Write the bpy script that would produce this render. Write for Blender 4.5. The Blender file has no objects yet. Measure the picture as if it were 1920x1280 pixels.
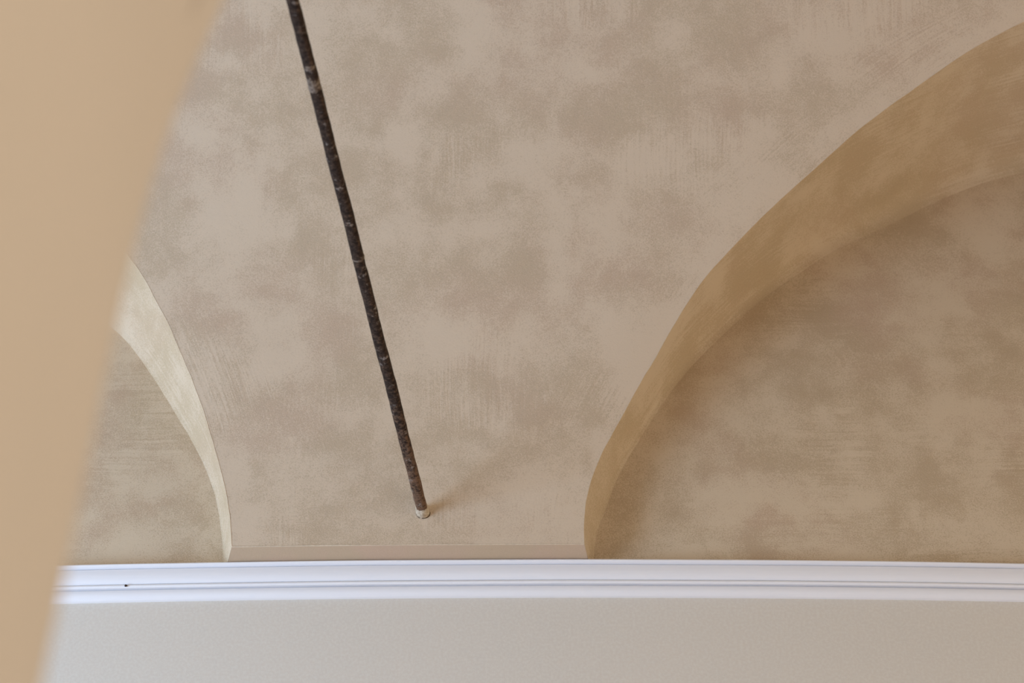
import bpy, bmesh, math, random
import numpy as np
from mathutils import Vector, noise

scene = bpy.context.scene
COL = scene.collection

# ------------------------------------------------------------------ camera
cam_data = bpy.data.cameras.new('camera')
cam = bpy.data.objects.new('camera', cam_data)
COL.objects.link(cam)
cam.location = (0.0, 0.0, 1.5)
cam.rotation_euler = (math.radians(132.0), 0.0, 0.0)
cam_data.sensor_width = 36.0
cam_data.lens = 80.0
cam_data.clip_start = 0.05
cam_data.dof.use_dof = True
cam_data.dof.focus_distance = 4.95
cam_data.dof.aperture_fstop = 4.2
scene.camera = cam

# ------------------------------------------------------------------ light
world = bpy.data.worlds.new('world')
scene.world = world
world.use_nodes = True
bg = world.node_tree.nodes['Background']
bg.inputs['Color'].default_value = (1.0, 0.87, 0.665, 1)       # warm light bounced about the room
bg.inputs['Strength'].default_value = 2.20


def window_light(name, loc, target, sx, sy, power, color):
    ld = bpy.data.lights.new(name, 'AREA')
    ld.shape = 'RECTANGLE'
    ld.size, ld.size_y = sx, sy
    ld.energy = power
    ld.color = color
    o = bpy.data.objects.new(name, ld)
    COL.objects.link(o)
    o.location = loc
    d = Vector(target) - Vector(loc)
    o.rotation_euler = d.to_track_quat('-Z', 'Y').to_euler()
    return o


# tall daylit window in the left end of the room
window_light('window_daylight', (-3.6, 2.3, 2.6), (0.0, 4.0, 4.8), 1.3, 2.2, 178, (0.46, 0.69, 1.0))

scene.view_settings.view_transform = 'Standard'
scene.view_settings.look = 'None'
scene.view_settings.gamma = 1.0
scene.view_settings.use_curve_mapping = False
scene.view_settings.exposure = 0.0

# ------------------------------------------------------------------ sizes
D = 4.0                 # distance of the back wall
Z0 = 4.434              # top of the cornice, springing of the vault
R, D0 = 2.0, 0.07       # curve of the vault, projection of its foot
MID, HALF = -0.22, 2.07
XL, XR = MID - HALF, MID + HALF
PERIOD = 2 * HALF


def lens_bow(x):
    """lens pincushion put into the shape: cornice line dips slightly towards both ends"""
    s = x
    if abs(x) > 1.15:
        s = math.copysign(1.15 + 0.5 * math.tanh((abs(x) - 1.15) / 0.5), x)
    return -(0.01288 * s * s - 0.00405 * s)


def depth(h):
    h = min(max(h, 0.0), R * 0.9999)
    return D0 + R - math.sqrt(R * R - h * h)


def smooth_curve(pts, n):
    """Catmull-Rom through pts, n samples evenly spaced along it"""
    P = np.array(pts, float)
    P = np.vstack([2 * P[0] - P[1], P, 2 * P[-1] - P[-2]])
    out = []
    for i in range(1, len(P) - 2):
        p0, p1, p2, p3 = P[i - 1], P[i], P[i + 1], P[i + 2]
        t0 = 0.0
        t1 = t0 + max(np.linalg.norm(p1 - p0), 1e-6) ** 0.5
        t2 = t1 + max(np.linalg.norm(p2 - p1), 1e-6) ** 0.5
        t3 = t2 + max(np.linalg.norm(p3 - p2), 1e-6) ** 0.5
        for t in np.linspace(t1, t2, 40, endpoint=False):
            a1 = (t1 - t) / (t1 - t0) * p0 + (t - t0) / (t1 - t0) * p1
            a2 = (t2 - t) / (t2 - t1) * p1 + (t - t1) / (t2 - t1) * p2
            a3 = (t3 - t) / (t3 - t2) * p2 + (t - t2) / (t3 - t2) * p3
            b1 = (t2 - t) / (t2 - t0) * a1 + (t - t0) / (t2 - t0) * a2
            b2 = (t3 - t) / (t3 - t1) * a2 + (t - t1) / (t3 - t1) * a3
            out.append((t2 - t) / (t2 - t1) * b1 + (t - t1) / (t2 - t1) * b2)
    out.append(P[-2])
    out = np.array(out)
    s = np.concatenate([[0], np.cumsum(np.linalg.norm(np.diff(out, axis=0), axis=1))])
    q = np.linspace(0, s[-1], n)
    return np.stack([np.interp(q, s, out[:, 0]), np.interp(q, s, out[:, 1])], 1)


# (x, height above the springing) of the edges of the lunettes that flank the pendentive
GROIN_R = [(.155, .018), (.1555, .05), (.158, .096), (.170, .172), (.195, .243), (.228, .314), (.285, .425), (.325, .494),
           (.363, .565), (.433, .676), (.506, .757), (.578, .828), (.664, .903), (.746, .970), (.815, 1.024),
           (.887, 1.073), (.994, 1.138), (1.06, 1.177), (1.135, 1.213), (1.211, 1.245), (1.33, 1.290),
           (1.50, 1.345), (1.70, 1.388), (XR, 1.400)]
GROIN_L = [(-.602, .012), (-.606, .05), (-.615, .11), (-.656, .264), (-.708, .414), (-.766, .547), (-.821, .651),
           (-.875, .735), (-.975, .845), (-1.15, .985), (-1.30, 1.075), (-1.45, 1.155), (-1.64, 1.235),
           (-1.85, 1.312), (-2.10, 1.378), (XL, 1.400)]
ARCH_R = [(0.172, -0.004), (0.180, 0.073), (0.192, 0.129), (0.205, 0.168), (0.232, 0.255), (0.273, 0.347), (0.325, 0.450),
          (0.378, 0.551), (0.423, 0.620), (0.469, 0.682), (0.561, 0.799), (0.662, 0.901), (0.759, 0.990), (0.900, 1.086),
          (1.062, 1.192), (1.153, 1.241), (1.233, 1.275), (1.360, 1.318), (1.550, 1.366), (1.700, 1.386), (XR, 1.392)]
ARCH_L = [(-.622, -.004), (-.628, .042), (-.651, .182), (-.699, .320), (-.774, .464), (-.849, .597), (-.917, .700),
          (-.985, .768), (-1.11, .895), (-1.23, .998), (-1.36, 1.098), (-1.51, 1.190), (-1.66, 1.264),
          (-1.83, 1.322), (-2.10, 1.384), (XL, 1.392)]

# ------------------------------------------------------------------ helpers


def link_mesh(name, verts, faces, mat, parent=None, smooth=True, uv=None, attrs=None):
    me = bpy.data.meshes.new(name)
    me.from_pydata([tuple(v) for v in verts], [], faces)
    if smooth:
        me.polygons.foreach_set('use_smooth', [True] * len(me.polygons))
    if uv is not None:
        lay = me.uv_layers.new(name='brush')
        for lp in me.loops:
            lay.data[lp.index].uv = uv[lp.vertex_index]
    for k, vals in (attrs or {}).items():
        a = me.attributes.new(k, 'FLOAT', 'POINT')
        a.data.foreach_set('value', list(vals))
    me.materials.append(mat)
    me.update()
    o = bpy.data.objects.new(name, me)
    COL.objects.link(o)
    if parent is not None:
        o.parent = parent
    return o


def grid_faces(nr, nc, flip=False, base=0):
    f = []
    for i in range(nr - 1):
        for j in range(nc - 1):
            a = base + i * nc + j
            q = (a, a + 1, a + nc + 1, a + nc)
            f.append(q[::-1] if flip else q)
    return f


def structure(o, label, category):
    o['kind'] = 'structure'
    o['label'] = label
    o['category'] = category


class Nodes:
    def __init__(self, name):
        self.m = bpy.data.materials.new(name)
        self.m.use_nodes = True
        self.t = self.m.node_tree
        self.b = self.t.nodes['Principled BSDF']

    def n(self, kind, **kw):
        nd = self.t.nodes.new(kind)
        for k, v in kw.items():
            if hasattr(nd, k) and not k[0].isupper():
                setattr(nd, k, v)
        return nd

    def put(self, sock, v):
        if isinstance(v, bpy.types.NodeSocket):
            self.t.links.new(v, sock)
        elif isinstance(v, (tuple, list)) and len(v) == 3 and sock.type == 'RGBA':
            sock.default_value = (*v, 1)
        else:
            sock.default_value = v

    def math(self, op, a, b=None, c=None, clamp=False):
        nd = self.n('ShaderNodeMath', operation=op)
        nd.use_clamp = clamp
        for s, v in zip(nd.inputs, (a, b, c)):
            if v is not None:
                self.put(s, v)
        return nd.outputs[0]

    def obj(self):
        return self.n('ShaderNodeTexCoord').outputs['Object']

    def uv(self):
        return self.n('ShaderNodeTexCoord').outputs['UV']

    def attr(self, name):
        return self.n('ShaderNodeAttribute', attribute_name=name).outputs['Fac']

    def scaled(self, vec, s, off=(0, 0, 0)):
        nd = self.n('ShaderNodeMapping')
        self.put(nd.inputs['Vector'], vec)
        nd.inputs['Scale'].default_value = s
        nd.inputs['Location'].default_value = off
        return nd.outputs[0]

    def noise(self, vec, scale, detail=3.0, rough=0.5, dist=0.0):
        nd = self.n('ShaderNodeTexNoise')
        self.put(nd.inputs['Vector'], vec)
        nd.inputs['Scale'].default_value = scale
        nd.inputs['Detail'].default_value = detail
        nd.inputs['Roughness'].default_value = rough
        nd.inputs['Distortion'].default_value = dist
        return nd.outputs['Fac']

    def step(self, v, lo, hi):
        nd = self.n('ShaderNodeMapRange', interpolation_type='SMOOTHSTEP')
        self.put(nd.inputs['Value'], v)
        nd.inputs['From Min'].default_value = lo
        nd.inputs['From Max'].default_value = hi
        return nd.outputs[0]

    def mix(self, f, a, b):
        nd = self.n('ShaderNodeMix', data_type='RGBA')
        self.put(nd.inputs['Factor'], f)
        self.put(nd.inputs[6], a)
        self.put(nd.inputs[7], b)
        return nd.outputs[2]

    def bump(self, height, dist, strength=1.0):
        nd = self.n('ShaderNodeBump')
        nd.inputs['Distance'].default_value = dist
        nd.inputs['Strength'].default_value = strength
        self.put(nd.inputs['Height'], height)
        self.put(self.b.inputs['Normal'], nd.outputs[0])

    def finish(self, color, rough=0.9, spec=0.2):
        self.put(self.b.inputs['Base Color'], color)
        self.put(self.b.inputs['Roughness'], rough)
        self.b.inputs['Specular IOR Level'].default_value = spec
        return self.m


def srgb(r, g, b):
    f = lambda c: c / 12.92 if c <= 0.04045 else ((c + 0.055) / 1.055) ** 2.4
    return tuple(f(v / 255.0) for v in (r, g, b))


# ------------------------------------------------------------------ materials
def glazed_plaster(name, light, dark, blush, streak_dir='none', patches=False, margin=False, mix=(0.62, 0.38)):
    """sponged and brushed lime glaze: smooth pale patches over a darker grainy ground"""
    k = Nodes(name)
    P = k.obj()
    big = k.noise(P, 5.5, 4.0, 0.55, 0.35)
    mid = k.noise(k.scaled(P, (1, 1, 1), (7.3, 2.1, 4.4)), 12.0, 5.0, 0.66, 0.3)
    grain = k.noise(P, 340.0, 2.0, 0.6, 0.5)
    worm = k.noise(k.scaled(P, (1, 1, 1), (3.1, 9.2, 1.7)), 170.0, 2.0, 0.5, 1.6)
    field = k.math('ADD', k.math('MULTIPLY', big, mix[0]), k.math('MULTIPLY', mid, mix[1]))
    if patches:
        field = k.math('MULTIPLY_ADD', k.attr('sponge'), 0.07, k.math('ADD', field, 0.5 * (1 - mix[0] - mix[1]) + 0.02))
    # dry-brush streaks
    if streak_dir == 'uv':
        st = k.noise(k.scaled(k.uv(), (5.0, 150.0, 1.0)), 1.0, 3.0, 0.6, 0.2)
        gate = k.noise(k.scaled(P, (1, 1, 1), (1, 5, 2)), 4.0, 1.0, 0.5)
        stm = k.step(gate, 0.35, 0.55)
        field = k.math('MULTIPLY_ADD', k.math('MULTIPLY', k.math('SUBTRACT', st, 0.5), stm), 0.40, field)
    else:
        s = {'vertical': (170.0, 9.0, 5.0), 'horizontal': (6.0, 30.0, 130.0)}[streak_dir]
        warp = k.n('ShaderNodeVectorMath', operation='MULTIPLY_ADD')
        nz = k.n('ShaderNodeTexNoise')
        k.put(nz.inputs['Vector'], P)
        nz.inputs['Scale'].default_value = 3.0
        k.put(warp.inputs[0], nz.outputs['Color'])
        warp.inputs[1].default_value = (0.03, 0.03, 0.03)
        k.put(warp.inputs[2], P)
        st = k.noise(k.scaled(warp.outputs[0], s), 1.0, 2.0, 0.55, 0.1)
        gate = k.noise(k.scaled(P, (1, 1, 1), (1.4, 5.2, 2.6)), 4.2, 1.0, 0.5)
        if margin:                                # near the groin the brush followed the edge instead
            uvn = k.n('ShaderNodeSeparateXYZ')
            k.put(uvn.inputs[0], k.uv())
            cb = k.n('ShaderNodeCombineXYZ')
            k.put(cb.inputs[0], k.math('MULTIPLY', k.attr('edge'), 190.0))
            k.put(cb.inputs[1], k.math('MULTIPLY', uvn.outputs[1], 8.0))
            near = k.math('SUBTRACT', 1.0, k.step(k.attr('edge'), 0.10, 0.20))
            along = k.noise(cb.outputs[0], 1.0, 2.0, 0.55, 0.1)
            st = k.math('ADD', k.math('MULTIPLY', st, k.math('SUBTRACT', 1.0, near)), k.math('MULTIPLY', along, near))
            gate = k.math('MULTIPLY_ADD', near, 0.07, gate)
        stm = k.step(gate, 0.54, 0.68)
        field = k.math('MULTIPLY_ADD', k.math('MULTIPLY', k.math('SUBTRACT', st, 0.5), stm), 0.30, field)
    if margin:                                    # the brush cut in along the groin leaves a smooth pale margin
        e = k.attr('edge')
        cut = k.math('SUBTRACT', 1.0, k.step(e, 0.015, 0.075))
        field = k.math('MULTIPLY_ADD', cut, 0.05, field)
    broken = k.math('MULTIPLY_ADD', k.math('SUBTRACT', grain, 0.5), 0.48, field)
    broken = k.math('MULTIPLY_ADD', k.math('SUBTRACT', worm, 0.5), 0.30, broken)
    m = k.step(broken, 0.43, 0.60)
    soft = k.step(field, 0.40, 0.62)
    m = k.math('ADD', k.math('MULTIPLY', m, 0.82), k.math('MULTIPLY', soft, 0.18))
    tone = k.noise(k.scaled(P, (1, 1, 1), (11.0, 3.0, 8.0)), 3.2, 2.0, 0.5)
    base_dark = k.mix(k.step(tone, 0.42, 0.66), dark, blush)
    speck = k.math('MULTIPLY', k.step(grain, 0.52, 0.36), 0.26)
    base_dark = k.mix(speck, base_dark, tuple(c * 0.72 for c in dark))
    col = k.mix(m, base_dark, light)
    rough_zone = k.math('SUBTRACT', 1.0, k.math('MULTIPLY', soft, 0.75))
    hgt = k.math('MULTIPLY', k.math('ADD', grain, k.math('MULTIPLY', worm, 0.8)), rough_zone)
    hgt = k.math('ADD', hgt, k.math('MULTIPLY', mid, 1.2))
    k.bump(hgt, 0.0014, 0.5)
    return k.finish(col, 0.88, 0.25)


VAULT = glazed_plaster('vault_glaze', srgb(211, 192, 169), srgb(195, 175, 150), srgb(197, 174, 151), 'vertical', True, True, (0.45, 0.35))
LUNETTE = glazed_plaster('lunette_glaze', srgb(208, 189, 163), srgb(189, 168, 140), srgb(193, 168, 143), 'horizontal', True, False, (0.5, 0.36))
SOFFIT = glazed_plaster('soffit_glaze', srgb(205, 187, 163), srgb(191, 171, 143), srgb(193, 171, 145), 'uv')


def foot_shade_glaze():  # smooth pinkish coat, with the shade of the underside toned into its colour
    k = Nodes('foot_shade_glaze')
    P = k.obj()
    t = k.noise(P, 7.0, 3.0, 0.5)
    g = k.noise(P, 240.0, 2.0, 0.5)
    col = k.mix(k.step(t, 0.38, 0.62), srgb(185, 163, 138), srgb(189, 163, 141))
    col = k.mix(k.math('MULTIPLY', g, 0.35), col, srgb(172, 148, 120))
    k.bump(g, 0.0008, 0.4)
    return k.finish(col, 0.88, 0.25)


def painted_wall():
    k = Nodes('painted_wall')
    P = k.obj()
    f = k.noise(P, 160.0, 3.0, 0.6)
    g = k.noise(P, 2.2, 2.0, 0.5)
    col = k.mix(g, srgb(208, 202, 193), srgb(214, 204, 192))
    col = k.mix(k.step(f, 0.35, 0.7), col, srgb(216, 210, 200))
    k.bump(f, 0.0008, 0.3)
    return k.finish(col, 0.85, 0.25)


def white_gloss():
    k = Nodes('white_trim_paint')
    f = k.noise(k.scaled(k.obj(), (2, 30, 30)), 4.0, 3.0, 0.5)
    col = k.mix(f, srgb(228, 226, 229), srgb(233, 232, 235))
    k.bump(f, 0.0008, 0.4)
    return k.finish(col, 0.55, 0.35)


def cream_paint():
    k = Nodes('cream_paint')
    P = k.obj()
    f = k.noise(P, 6.0, 3.0, 0.5)
    col = k.mix(f, srgb(173, 164, 156), srgb(177, 167, 159))
    k.bump(k.noise(P, 150.0, 2.0), 0.001, 0.4)
    return k.finish(col, 0.85, 0.25)


def iron():
    k = Nodes('rusty_iron')
    P = k.obj()
    a = k.noise(P, 26.0, 5.0, 0.65)
    b = k.noise(k.scaled(P, (1, 1, 1), (5, 2, 9)), 130.0, 4.0, 0.7)
    near = k.step(k.attr('along'), 0.50, -0.10)              # rustier where it enters the plaster
    rust = k.math('ADD', k.math('MULTIPLY', k.math('ADD', near, 0.14), 1.0), k.math('SUBTRACT', a, 0.62))
    rust = k.step(k.math('MULTIPLY_ADD', k.math('SUBTRACT', b, 0.5), 2.4, rust), 0.10, 0.95)
    col = k.mix(k.step(b, 0.35, 0.7), srgb(39, 30, 26), srgb(72, 58, 49))
    col = k.mix(rust, col, srgb(112, 87, 70))
    dust = k.math('MULTIPLY', k.step(k.noise(k.scaled(P, (1, 1, 1), (2, 7, 3)), 60.0, 4.0, 0.7), 0.58, 0.70), 0.7)
    col = k.mix(dust, col, srgb(150, 138, 130))
    k.bump(k.math('ADD', a, b), 0.004, 0.7)
    return k.finish(col, 0.9, 0.12)


def chalky(name, c1, c2):
    k = Nodes(name)
    f = k.noise(k.obj(), 180.0, 4.0, 0.6)
    k.bump(f, 0.002, 0.6)
    return k.finish(k.mix(k.step(f, 0.35, 0.65), c1, c2), 0.9, 0.2)


WALL, WHITE, CREAM, IRON = painted_wall(), white_gloss(), cream_paint(), iron()
PLUG = chalky('rod_filler', srgb(168, 152, 132), srgb(204, 190, 170))
SPLASH = chalky('lime_splash', srgb(84, 70, 60), srgb(128, 114, 102))
DARK = chalky('dark_speck', srgb(40, 30, 26), srgb(70, 58, 50))
CRACK = chalky('crack_shadow', srgb(62, 44, 30), srgb(92, 70, 50))

# ------------------------------------------------------------------ the vault
NR = 170
gr = smooth_curve(GROIN_R, NR)
gl_ = smooth_curve(GROIN_L, 400)
ar = smooth_curve(ARCH_R, NR)
al = smooth_curve(ARCH_L, NR)
gr[:, 1] = np.maximum.accumulate(gr[:, 1])
gl_[:, 1] = np.maximum.accumulate(gl_[:, 1]) + np.linspace(0, 1e-6, len(gl_))
rows = gr[:, 1]
left_x = np.interp(rows, gl_[:, 1], gl_[:, 0])
left_x[0], left_x[-1] = gl_[0, 0], XL
gl = np.stack([left_x, rows], 1)


def wobble(i, seed, amp=0.0016):
    return amp * (noise.noise(Vector((i * 0.16, seed, 0.3))) + 0.6 * noise.noise(Vector((i * 0.45, seed, 5.3))))


gx_r = np.array([gr[i, 0] + wobble(i, 1.7) for i in range(NR)])
gx_l = np.array([gl[i, 0] + wobble(i, 8.2) for i in range(NR)])
gx_r[-1], gx_l[-1] = XR, XL

# where the sponge laid a pale patch (+1) or left the ground bare (-1): x, height, radius x, radius h
SPONGE = [
    (-0.252, 1.028, 0.043, 0.045, 1), (0.054, 0.969, 0.060, 0.040, 1), (-0.086, 0.902, 0.030, 0.049, 1), (-0.252, 0.898,
    0.031, 0.036, 1), (-0.187, 0.790, 0.087, 0.040, 1), (-0.184, 0.966, 0.019, 0.032, 1), (0.374, 0.984, 0.072, 0.036, 1),
    (0.099, 0.769, 0.035, 0.055, 1), (0.103, 0.653, 0.035, 0.077, 1), (0.229, 0.755, 0.043, 0.047, 1), (0.230, 0.562,
    0.034, 0.052, 1), (-0.136, 0.517, 0.061, 0.046, 1), (-0.056, 0.789, 0.050, 0.036, 1), (-0.238, 1.109, 0.050, 0.048,
    1), (-0.460, 1.247, 0.038, 0.018, 1), (-0.358, 1.262, 0.038, 0.015, 1), (-0.291, 1.220, 0.038, 0.020, 1), (-0.696,
    0.913, 0.074, 0.056, 1), (-0.719, 1.014, 0.051, 0.025, 1), (-0.683, 1.159, 0.031, 0.013, 1), (-0.592, 1.102, 0.038,
    0.032, 1), (-0.625, 1.262, 0.038, 0.018, 1), (0.269, 0.944, 0.056, 0.046, 1), (0.390, 1.223, 0.057, 0.025, 1), (0.425,
    1.161, 0.025, 0.016, 1), (0.625, 1.143, 0.045, 0.037, 1), (0.635, 1.261, 0.044, 0.029, 1), (0.583, 0.999, 0.050,
    0.046, 1), (0.042, 1.216, 0.017, 0.050, 1), (0.201, 1.141, 0.050, 0.019, 1), (-0.682, 0.794, 0.085, 0.076, 1),
    (-0.531, 0.587, 0.029, 0.026, 1), (-0.537, 0.485, 0.070, 0.050, 1), (-0.639, 0.880, 0.043, 0.030, 1), (-0.519, 0.792,
    0.017, 0.024, 1), (-0.542, 0.462, 0.067, 0.051, 1), (-0.455, 0.223, 0.084, 0.076, 1), (-0.083, 0.265, 0.062, 0.038,
    1), (0.139, 0.373, 0.021, 0.075, 1), (0.034, 0.184, 0.045, 0.062, 1), (-0.262, 0.072, 0.034, 0.022, 1), (-0.577,
    0.067, 0.021, 0.031, 1), (-0.366, 0.346, 0.033, 0.027, 1), (-0.036, 0.329, 0.026, 0.030, 1), (0.783, 1.211, 0.075,
    0.031, 1), (0.756, 1.138, 0.063, 0.019, 1), (-0.163, 0.847, 0.037, 0.036, -1), (-0.051, 0.983, 0.040, 0.039, -1),
    (-0.012, 0.897, 0.052, 0.017, -1), (0.166, 0.921, 0.048, 0.035, -1), (0.026, 0.662, 0.055, 0.057, -1), (-0.113, 0.618,
    0.059, 0.036, -1), (0.361, 0.864, 0.056, 0.048, -1), (0.305, 0.687, 0.072, 0.048, -1), (-0.296, 0.940, 0.030, 0.032,
    -1), (0.036, 0.731, 0.034, 0.035, -1), (0.226, 1.031, 0.094, 0.027, -1), (-0.199, 0.688, 0.067, 0.020, -1), (-0.652,
    1.202, 0.056, 0.029, -1), (-0.721, 1.103, 0.050, 0.030, -1), (-0.525, 0.948, 0.022, 0.039, -1), (-0.535, 1.061, 0.025,
    0.022, -1), (-0.191, 1.223, 0.061, 0.042, -1), (-0.168, 1.178, 0.051, 0.016, -1), (-0.112, 1.085, 0.044, 0.038, -1),
    (-0.319, 1.044, 0.012, 0.022, -1), (-0.609, 0.994, 0.030, 0.016, -1), (-0.753, 0.983, 0.018, 0.014, -1), (-0.752,
    0.877, 0.019, 0.024, -1), (-0.388, 1.159, 0.025, 0.012, -1), (-0.209, 0.959, 0.035, 0.021, -1), (0.220, 1.231, 0.076,
    0.035, -1), (0.497, 1.232, 0.048, 0.048, -1), (0.299, 1.142, 0.063, 0.029, -1), (0.239, 1.070, 0.107, 0.035, -1),
    (0.435, 1.077, 0.082, 0.031, -1), (0.526, 1.068, 0.030, 0.022, -1), (0.464, 0.945, 0.048, 0.032, -1), (0.650, 1.023,
    0.025, 0.027, -1), (-0.754, 0.856, 0.030, 0.029, -1), (-0.553, 0.879, 0.035, 0.033, -1), (-0.457, 0.788, 0.042, 0.041,
    -1), (-0.315, 0.873, 0.035, 0.034, -1), (-0.572, 0.657, 0.047, 0.023, -1), (-0.670, 0.578, 0.067, 0.049, -1), (-0.395,
    0.526, 0.047, 0.049, -1), (-0.705, 0.650, 0.047, 0.018, -1), (-0.555, 0.230, 0.022, 0.052, -1), (-0.403, 0.277, 0.052,
    0.024, -1), (-0.353, 0.464, 0.046, 0.051, -1), (0.030, 0.334, 0.033, 0.052, -1), (0.000, 0.433, 0.066, 0.037, -1),
    (-0.122, 0.305, 0.065, 0.024, -1), (-0.260, 0.155, 0.039, 0.031, -1), (-0.085, 0.173, 0.044, 0.025, -1), (-0.390,
    0.116, 0.055, 0.014, -1), (0.000, 0.055, 0.133, 0.023, -1), (0.163, 0.234, 0.015, 0.039, -1), (-0.475, 0.060, 0.067,
    0.014, -1), (-0.542, 0.369, 0.022, 0.019, -1), (0.859, 1.222, 0.050, 0.010, -1), (0.935, 1.242, 0.050, 0.012, -1)]
SPONGE_WALL = [
    (0.406, 0.355, 0.091, 0.044, 1), (0.717, 0.446, 0.042, 0.027, 1), (0.626, 0.397, 0.047, 0.022, 1), (1.008, 0.491,
    0.042, 0.044, 1), (0.577, 0.484, 0.018, 0.024, 1), (0.633, 0.539, 0.052, 0.017, 1), (0.707, 0.181, 0.069, 0.042, 1),
    (0.972, 0.129, 0.100, 0.056, 1), (1.074, 0.301, 0.026, 0.100, 1), (0.535, 0.331, 0.025, 0.015, 1), (0.429, 0.215,
    0.069, 0.037, 1), (0.430, 0.067, 0.044, 0.026, 1), (0.719, 0.046, 0.056, 0.013, 1), (1.185, 1.036, 0.066, 0.075, 1),
    (1.052, 0.816, 0.077, 0.052, 1), (-0.809, 0.104, 0.056, 0.027, 1), (-0.859, 0.241, 0.070, 0.028, 1), (1.145, 0.749,
    0.051, 0.052, 1), (0.687, 0.512, 0.072, 0.033, -1), (0.553, 0.287, 0.069, 0.049, -1), (0.958, 0.299, 0.058, 0.085,
    -1), (0.922, 0.585, 0.047, 0.063, -1), (0.784, 0.296, 0.070, 0.037, -1), (0.572, 0.142, 0.052, 0.032, -1), (0.365,
    0.239, 0.023, 0.037, -1), (1.120, 0.276, 0.022, 0.069, -1), (0.850, 0.132, 0.028, 0.041, -1), (0.671, 0.629, 0.073,
    0.030, -1), (0.350, 0.140, 0.030, 0.037, -1), (0.763, 0.741, 0.077, 0.070, -1), (-0.815, 0.360, 0.070, 0.022, -1),
    (-0.775, 0.192, 0.024, 0.027, -1), (-0.853, 0.125, 0.029, 0.008, -1)]

NC = 150
verts, faces, edge_at, sponge_at, uvs = [], [], [], [], []


def sponge(x, h, dabs=SPONGE):
    v = 0.0
    for (cx, ch, rx, rh, a) in dabs:
        q = ((x - cx) / rx) ** 2 + ((h - ch) / rh) ** 2
        if q < 6:
            v += a * math.exp(-q)
    return v


for bay in (-1, 0, 1):
    ox = bay * PERIOD
    base = len(verts)
    prof = []                                            # rows from the wall behind the cornice up to the crown
    for i in range(NR):
        prof.append((gx_l[i], gx_r[i], rows[i], depth(rows[i])))
    for h in np.linspace(1.40, 1.95, 40)[1:]:
        prof.append((XL, XR, h, depth(h)))
    for yy in (2.6, 2.2, 1.8, 1.4, 1.0):
        prof.append((XL, XR, 1.96, D - yy))
    for r, (xa, xb, h, d) in enumerate(prof):
        for j in range(NC):
            x = xa + (xb - xa) * j / (NC - 1)
            und = 0.0
            if 3 < r < len(prof) - 6:                    # hand-floated plaster is never dead flat
                und = 0.0035 * noise.noise(Vector((x * 3 + ox, h * 3, 2.0))) * min(1, (r - 3) / 12) * min(1, min(x - xa, xb - x) / 0.06)
            verts.append((x + ox, D - d + und, Z0 + h + lens_bow(x + ox)))
            dx = min(x - xa, xb - x) if h < 1.39 else 9.0
            edge_at.append(dx * (0.95 - 0.35 * min(1, h / 1.3)))
            sponge_at.append(sponge(x, h) if bay == 0 else 0.0)
            uvs.append((x + ox, h))
    faces += grid_faces(len(prof), NC, False, base)
ceiling = link_mesh('ceiling', verts, faces, VAULT, None, True, uvs, {'edge': edge_at, 'sponge': sponge_at})
structure(ceiling, 'plaster vault with mottled beige glaze curving up from the white cornice', 'ceiling')


FOOT = foot_shade_glaze()
ARRIS = chalky('worn_arris', srgb(198, 180, 156), srgb(212, 194, 170))
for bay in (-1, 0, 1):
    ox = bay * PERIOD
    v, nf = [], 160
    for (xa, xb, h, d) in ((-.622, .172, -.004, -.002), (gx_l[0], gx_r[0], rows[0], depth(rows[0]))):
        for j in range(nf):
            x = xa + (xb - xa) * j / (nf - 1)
            v.append((x + ox, D - d, Z0 + h + lens_bow(x + ox)))
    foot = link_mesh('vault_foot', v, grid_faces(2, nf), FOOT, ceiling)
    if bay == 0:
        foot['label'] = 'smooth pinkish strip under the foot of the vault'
    # the arris above it is rubbed to a thin, broken pale line
    v, f = [], []
    for j in range(nf):
        x = gx_l[0] + (gx_r[0] - gx_l[0]) * j / (nf - 1)
        wd = 0.0006 + (0.0032 if x < -0.24 else 0.0014) * max(0.0, 0.25 + noise.noise(Vector((x * 9 + ox, 3.1, 0))) + 0.5 * noise.noise(Vector((x * 40 + ox, 1.1, 0))))
        b = (x + ox, D - depth(rows[0]), Z0 + rows[0] + lens_bow(x + ox))
        v += [(b[0], b[1] + 0.0010, b[2] - 0.0007), (b[0], b[1] - 0.0008, b[2] - 0.0004),
              (b[0], b[1] - 0.0009, b[2] + wd * 0.7), (b[0], b[1] + 0.0004, b[2] + wd)]
    link_mesh('worn_arris', v, [q for q in grid_faces(nf, 4, True)], ARRIS, ceiling)


def worn_groin(side, ox):
    """the sharp edge of a lunette, rubbed to a thin broken pale line"""
    gx = gx_r if side > 0 else gx_l
    v, n_ = [], NR - 6
    for i in range(n_):
        wd = 0.0022 * max(0.0, 0.1 + noise.noise(Vector((rows[i] * 7, side * 3 + ox, 2.0))) + 0.7 * noise.noise(Vector((i * 0.7, side, 4.0)))) + 0.0002
        tx, th = gx[i + 1] - gx[i], rows[i + 1] - rows[i]
        l_ = math.hypot(tx, th)
        nx_, nh = -side * th / l_, abs(tx) / l_              # away from the lunette, over the vault
        x, h = gx[i], rows[i]
        for (q, lift) in ((-0.0002, -0.0004), (0.0002, 0.0006), (wd * 0.7, 0.0006), (wd, -0.0002)):
            xx, hh = x + nx_ * q, h + nh * q
            v.append((xx + ox, D - depth(hh) - lift, Z0 + hh + lens_bow(xx + ox)))
    link_mesh('worn_arris', v, grid_faces(n_, 4, side > 0), ARRIS, ceiling, False)


for bay in (-1, 0, 1):
    worn_groin(1, bay * PERIOD)
    worn_groin(-1, bay * PERIOD)


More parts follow.
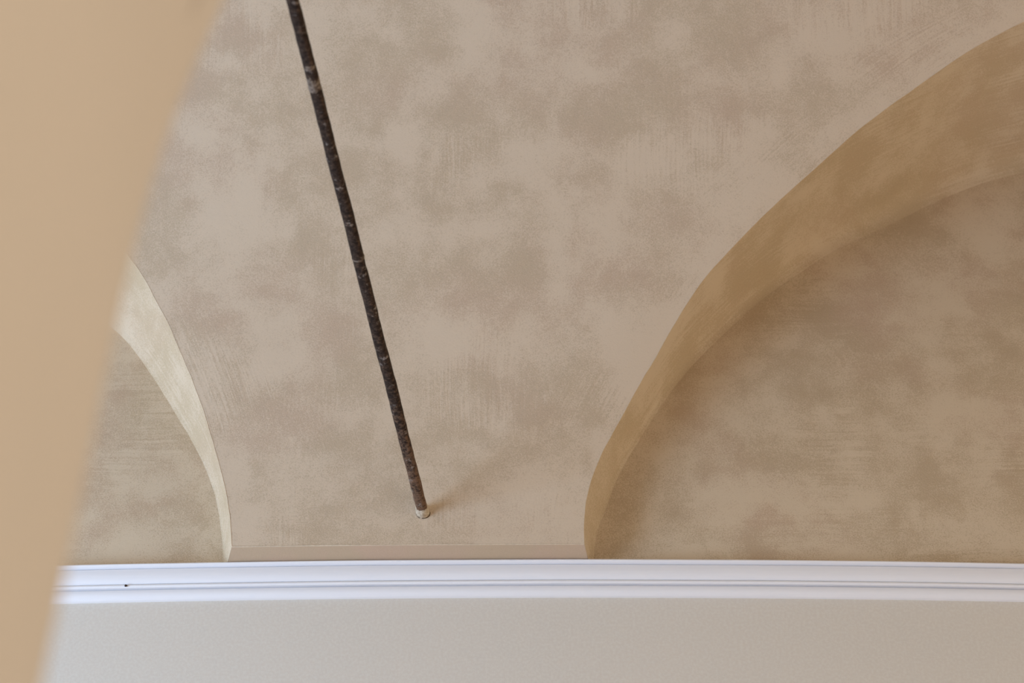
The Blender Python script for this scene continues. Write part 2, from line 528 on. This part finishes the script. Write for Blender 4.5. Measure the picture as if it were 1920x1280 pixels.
def soffit(side, ox, label=None):
    arc = ar if side > 0 else al
    gx = gx_r if side > 0 else gx_l
    NS = 26
    v, uv = [], []
    length = 0.0
    for i in range(NR):
        # matched along the edge: bottom to bottom, crown to crown
        a = Vector((arc[i, 0] + wobble(i, 4.4 + side), D, arc[i, 1]))
        g = Vector((gx[i], D - depth(rows[i]), rows[i]))
        if i:
            length += (g - pg).length
        pg = g.copy()
        wd = (g - a).length
        for j in range(NS):
            t = j / (NS - 1)
            tt = t
            cove = min(0.45, (0.004 + (0.045 if side > 0 else 0.010) * min(1.0, max(0.0, (rows[i] - 0.15) / 0.9) ** 1.6)) / max(wd, 1e-4))
            if t < cove:                                  # the plaster is rounded into the lunette wall
                q = t / cove
                w0 = a + Vector((side * 0.75, 0.0, -0.66)) * (cove * wd * 0.8)
                w1 = a.lerp(g, cove)
                p = w0 * (1 - q) ** 2 + a * (2 * q * (1 - q)) + w1 * q * q
            else:
                p = a.lerp(g, tt)
            # slightly dished so it meets the lunette wall in a soft cove
            n = Vector((side, 0.25, -0.4)).normalized()
            p -= n * 0.03 * wd * math.sin(math.pi * t) * min(1.0, i / 14)
            v.append((p.x + ox, p.y, Z0 + p.z + lens_bow(p.x + ox)))
            uv.append((length, wd * t))
    o = link_mesh('lunette_soffit', v, grid_faces(NR, NS, side > 0), SOFFIT, ceiling, True, uv)
    if label:
        o['label'] = label
    return o


for bay in (-1, 0, 1):
    soffit(1, bay * PERIOD, 'shaded brown soffit of the right lunette' if bay == 0 else None)
    soffit(-1, bay * PERIOD, 'pale daylit soffit of the left lunette' if bay == 0 else None)

# ------------------------------------------------------------------ back wall
WX0, WX1 = MID - 1.5 * PERIOD, MID + 1.5 * PERIOD
nx = 60
v = []
for z in (0.0, 2.0, 3.4, Z0 - 0.04):
    for i in range(nx):
        x = WX0 + (WX1 - WX0) * i / (nx - 1)
        v.append((x, D, z + (lens_bow(x) if z > 4 else 0)))
wall_back = link_mesh('wall_back', v, grid_faces(4, nx, False), WALL)
structure(wall_back, 'smooth pale beige wall below the white cornice', 'wall')
for k_, (x0, x1) in enumerate(((WX0, MID - PERIOD), (MID - PERIOD, MID), (MID, MID + PERIOD), (MID + PERIOD, WX1))):
    v, sp = [], []
    nz_, nxx = 90, 160
    for j in range(nz_):
        h = -0.05 + 1.5 * j / (nz_ - 1)
        for i in range(nxx):
            x = x0 + (x1 - x0) * i / (nxx - 1)
            und = 0.004 * noise.noise(Vector((x * 2.5, h * 2.5, 7.0)))
            v.append((x, D + abs(und) * 0.5, Z0 + h + lens_bow(x)))
            sp.append(sponge(x, h, SPONGE_WALL))
    o = link_mesh('lunette_wall', v, grid_faces(nz_, nxx), LUNETTE, wall_back, True, None, {'sponge': sp})
    o['label'] = 'mottled beige glazed wall inside the lunette arch'

FLOOR = chalky('worn_terracotta', srgb(176, 148, 122), srgb(190, 162, 134))
fv = [(x, y, 0.0) for y in (-3.0, 0.5, 2.0, D) for x in np.linspace(WX0, WX1, 8)]
floor = link_mesh('floor', fv, grid_faces(4, 8), FLOOR)
structure(floor, 'warm terracotta floor of the vaulted room', 'floor')

# ------------------------------------------------------------------ cornice
prof = [(0.0, -.0758), (.0046, -.0758)]
for i in range(12):                                       # lower quarter-round
    a = math.radians(24 + 86 * i / 11)
    prof.append((.0005 + .0150 * math.sin(a), -.0764 + .0160 * (1 - math.cos(a))))
prof += [(.0105, -.0552), (.0105, -.0512)]
for i in range(11):                                       # bead
    a = math.radians(-120 + 230 * i / 10)
    prof.append((.0188 + .0040 * math.cos(a), -.0478 + .0040 * math.sin(a)))
prof += [(.0150, -.0434), (.0150, -.0428)]
for i in range(14):                                       # upper quarter-round
    a = math.radians(20 + 90 * i / 13)
    prof.append((.0130 + .0165 * math.sin(a), -.0445 + .0262 * (1 - math.cos(a))))
prof += [(.0235, -.0088), (.0235, -.0058), (.0245, -.0052), (.0350, -.0048), (.0362, -.0044), (.0370, -.0036), (.0372, -.0020), (.0366, -.0006), (.0355, 0.0), (0.0, .0005)]
prof = [(p, z + .0030) for (p, z) in prof]
nx = 220
v, n = [], len(prof)
for i in range(nx):
    x = WX0 + (WX1 - WX0) * i / (nx - 1)
    w = 0.0006 * noise.noise(Vector((x * 4, 0, 0)))
    for (p, z) in prof:
        v.append((x, D - p - (w if p > 0 else 0), Z0 + z + lens_bow(x)))
trim = link_mesh('trim_1', v, grid_faces(nx, n, True), WHITE)
trim.data.set_sharp_from_angle(angle=math.radians(38))
structure(trim, 'white moulded plaster cornice running along the foot of the vault', 'cornice')


def blob(name, loc, r, mat, parent, squash=(1, 1, 1), seed=0.0, seg=12):
    bm = bmesh.new()
    bmesh.ops.create_icosphere(bm, subdivisions=3, radius=1.0)
    for w in bm.verts:
        k = 1 + 0.28 * noise.noise(w.co * 1.6 + Vector((seed, 0, 0)))
        w.co = Vector((w.co.x * squash[0], w.co.y * squash[1], w.co.z * squash[2])) * r * k
    me = bpy.data.meshes.new(name)
    bm.to_mesh(me)
    bm.free()
    me.polygons.foreach_set('use_smooth', [True] * len(me.polygons))
    me.materials.append(mat)
    o = bpy.data.objects.new(name, me)
    COL.objects.link(o)
    o.location = loc
    if parent is not None:
        o.parent = parent
    return o


blob('nail_head', (-.828, D - .0245, 4.3755), .0033, DARK, trim, (1.0, .6, .8), 3.0)['label'] = 'tiny dark nail head in the bead of the white cornice'

# ------------------------------------------------------------------ tie rod
A = Vector((-.193, 3.9275, 4.5334))
B = Vector((-.5643, 1.0, 4.5334))
axis = (B - A).normalized()
side_v = axis.cross(Vector((0, 0, 1))).normalized()
up_v = side_v.cross(axis).normalized()
L = (B - A).length
rod_root = bpy.data.objects.new('tie_rod', None)
COL.objects.link(rod_root)
rod_root.location = A
rod_root['label'] = 'dark rusty iron tie rod running out of the plaster vault above the white cornice'
rod_root['category'] = 'tie rod'
NL, NS = 420, 20
v, along = [], []
for i in range(NL):
    s = -0.03 + (L + 0.08) * i / (NL - 1)
    r0 = 0.0122 - 0.0012 * min(1.0, max(0.0, s) / 1.5)
    for j in range(NS):
        a = 2 * math.pi * j / NS
        c, sn = math.cos(a), math.sin(a)
        k = (abs(c) ** 3.2 + abs(sn) ** 3.2) ** (-1 / 3.2)     # a forged bar: rounded square
        k = 1 + (k - 1) * 0.6
        r = r0 * k * (1 + 0.055 * noise.noise(Vector((c * 0.8, sn * 0.8, s * 24)))
                      + 0.045 * noise.noise(Vector((c * 2, sn * 2, s * 60))) - 0.02)
        p = axis * s + side_v * (c * r) + up_v * (sn * r)
        p += side_v * 0.0016 * noise.noise(Vector((s * 6, 1, 1))) + up_v * 0.0016 * noise.noise(Vector((s * 6, 9, 1)))
        v.append(tuple(p))
        along.append(max(0.0, s))
f = []
for i in range(NL - 1):
    for j in range(NS):
        a, b = i * NS + j, i * NS + (j + 1) % NS
        f.append((a, b, b + NS, a + NS))
link_mesh('rod', v, f, IRON, rod_root, True, None, {'along': along})


def ring(name, s0, s1, thick, mat, a0=0.0, a1=360.0, seed=0.0, label=None):
    """a ragged sleeve of filler or splashed lime round the rod"""
    nl, ns = 14, 28
    vv = []
    for i in range(nl):
        t = i / (nl - 1)
        for j in range(ns):
            a = math.radians(a0 + (a1 - a0) * j / (ns - 1))
            c, sn = math.cos(a), math.sin(a)
            rag = 0.30 * (s1 - s0) * noise.noise(Vector((c * 2.2, sn * 2.2, seed)))
            s = s0 + (s1 - s0) * t + rag * t
            env = math.sin(math.pi * min(1, max(0, t))) ** 0.5
            r = 0.0115 + thick * env * (1 + 0.5 * noise.noise(Vector((c * 3, sn * 3, s * 60 + seed))))
            vv.append(tuple(axis * s + side_v * (c * r) + up_v * (sn * r)))
    o = link_mesh(name, vv, grid_faces(nl, ns), mat, rod_root)
    if label:
        o['label'] = label
    return o


ring('plaster_filler', -.006, .026, .0030, PLUG, seed=1.0, label='pale plaster packed round the end of the rod')
ring('paint_smear', .045, .066, .0014, SPLASH, 285, 400, 4.0)
ring('paint_smear', .085, .104, .0012, SPLASH, 300, 380, 6.5)
ring('paint_smear', .205, .222, .0010, SPLASH, 318, 375, 3.3)
ring('paint_smear', .345, .372, .0012, SPLASH, 318, 380, 5.1)
ring('lime_ring', .804, .809, .0012, SPLASH, 0, 360, 9.0, 'thin pale ring round the rod')
ring('lime_splash', 1.236, 1.272, .0010, SPLASH, 190, 330, 2.0, 'greyish lime splash on the rod')
ring('lime_splash', 1.290, 1.300, .0008, SPLASH, 200, 300, 7.0)
# hairline gap where the filler has shrunk away from the vault
v, na = [], 60
for i in range(na):
    a = math.radians(165 + 215 * i / (na - 1))
    for j in range(6):
        b = 2 * math.pi * j / 6
        t = 0.0007 * math.sin(math.pi * i / (na - 1)) ** 0.5 * (1 + 0.5 * noise.noise(Vector((a * 6, 0, 0)))) + 0.0002
        r = 0.0150 + 0.0009 * noise.noise(Vector((a * 4, 5, 0))) + t * math.cos(b)
        v.append((r * math.cos(a), -0.0006 + 0.0008 * math.sin(b), r * math.sin(a) * 0.92))
f = []
for i in range(na - 1):
    for j in range(6):
        f.append((i * 6 + j, i * 6 + (j + 1) % 6, i * 6 + 6 + (j + 1) % 6, i * 6 + 6 + j))
link_mesh('crack', v, f, CRACK, rod_root)['label'] = 'dark crack below the plastered end of the rod'

# ------------------------------------------------------------------ cream archway in front
edge = [(-0.2440, 0.0), (-0.2440, 1.2), (-0.2432, 1.9), (-0.2415, 2.161), (-0.2389, 2.226), (-0.2365, 2.296), (-0.2340, 2.367), (-0.2300, 2.453),
        (-0.2244, 2.528), (-0.2138, 2.605), (-0.1925, 2.714)]
R2 = 1.1
th0 = math.atan2(edge[-1][0] - edge[-2][0], edge[-1][1] - edge[-2][1])
cx, cz = edge[-1][0] + R2 * math.cos(th0), edge[-1][1] - R2 * math.sin(th0)
left = [tuple(p) for p in smooth_curve(edge, 70)]
for i in range(1, 41):
    th = th0 + (math.pi / 2 - th0) * i / 40
    left.append((cx - R2 * math.cos(th), cz + R2 * math.sin(th)))
outline = left + [(2 * cx - x, z) for (x, z) in left[-2::-1]]
# reveal: room-side arris is rounded, near arris too
Y0, Y1, RO = 0.6, 1.0, 0.012
v, uv = [], []
steps = [(Y0, RO), (Y0 + RO * .3, RO * .3), (Y0 + RO, 0)] + [(y, 0) for y in np.linspace(Y0, Y1, 14)[1:-1]]
for a in np.linspace(0, 90, 6):
    a = math.radians(a)
    steps.append((Y1 - RO + RO * math.sin(a), RO * (1 - math.cos(a))))
no = len(outline)
for i, (x, z) in enumerate(outline):
    xa, za = outline[max(0, i - 1)]
    xb, zb = outline[min(no - 1, i + 1)]
    tx, tz = xb - xa, zb - za
    l_ = math.hypot(tx, tz)
    nx_, nz_ = -tz / l_, tx / l_                          # outward, away from the opening
    for (y, off) in steps:
        v.append((x + nx_ * off, y, z + nz_ * off))
WZ = Z0 + 2.0
# faces of the wall around the opening
wv, wf = [], []
for yy in (Y0, Y1):
    b = len(wv)
    for i, (x, z) in enumerate(outline):
        xa, za = outline[max(0, i - 1)]
        xb, zb = outline[min(no - 1, i + 1)]
        l_ = math.hypot(xb - xa, zb - za)
        nx_, nz_ = -(zb - za) / l_, (xb - xa) / l_
        wv.append((x + nx_ * RO, yy, z + nz_ * RO))
        t = i / (no - 1)
        # outer rim matched to the outline
        if t < 0.32:
            o_ = (WX0, WZ * (t / 0.32))
        elif t > 0.68:
            o_ = (WX1, WZ * ((1 - t) / 0.32))
        else:
            o_ = (WX0 + (WX1 - WX0) * (t - 0.32) / 0.36, WZ)
        wv.append((o_[0], yy, o_[1]))
    for i in range(no - 1):
        q = (b + 2 * i, b + 2 * i + 1, b + 2 * i + 3, b + 2 * i + 2)
        wf.append(q if yy == Y0 else q[::-1])
wall_front = link_mesh('wall_front', wv, wf, CREAM, None, False)
structure(wall_front, 'cream painted wall with an arched opening, close and out of focus', 'archway')
rev = link_mesh('arch_reveal', v, grid_faces(no, len(steps), True), CREAM, wall_front)
rev['label'] = 'cream painted reveal of the arch, blurred, at the left'

# a hairline crack running up the reveal near its room-side arris
cv, cf = [], []
pts = [p for p in left if 2.625 < p[1] < 2.80]
for i, (x, z) in enumerate(pts):
    y = 0.950 + 0.003 * noise.noise(Vector((z * 30, 0, 0)))
    wdt = 0.0011 * min(1.0, (z - 2.62) / 0.05)
    cv += [(x + 0.0004, y - wdt, z - 0.0001), (x + 0.0004, y + wdt, z - 0.0001)]
    if i:
        k_ = 2 * i
        cf.append((k_ - 2, k_ - 1, k_ + 1, k_))
link_mesh('crack', cv, cf, CRACK, wall_front)
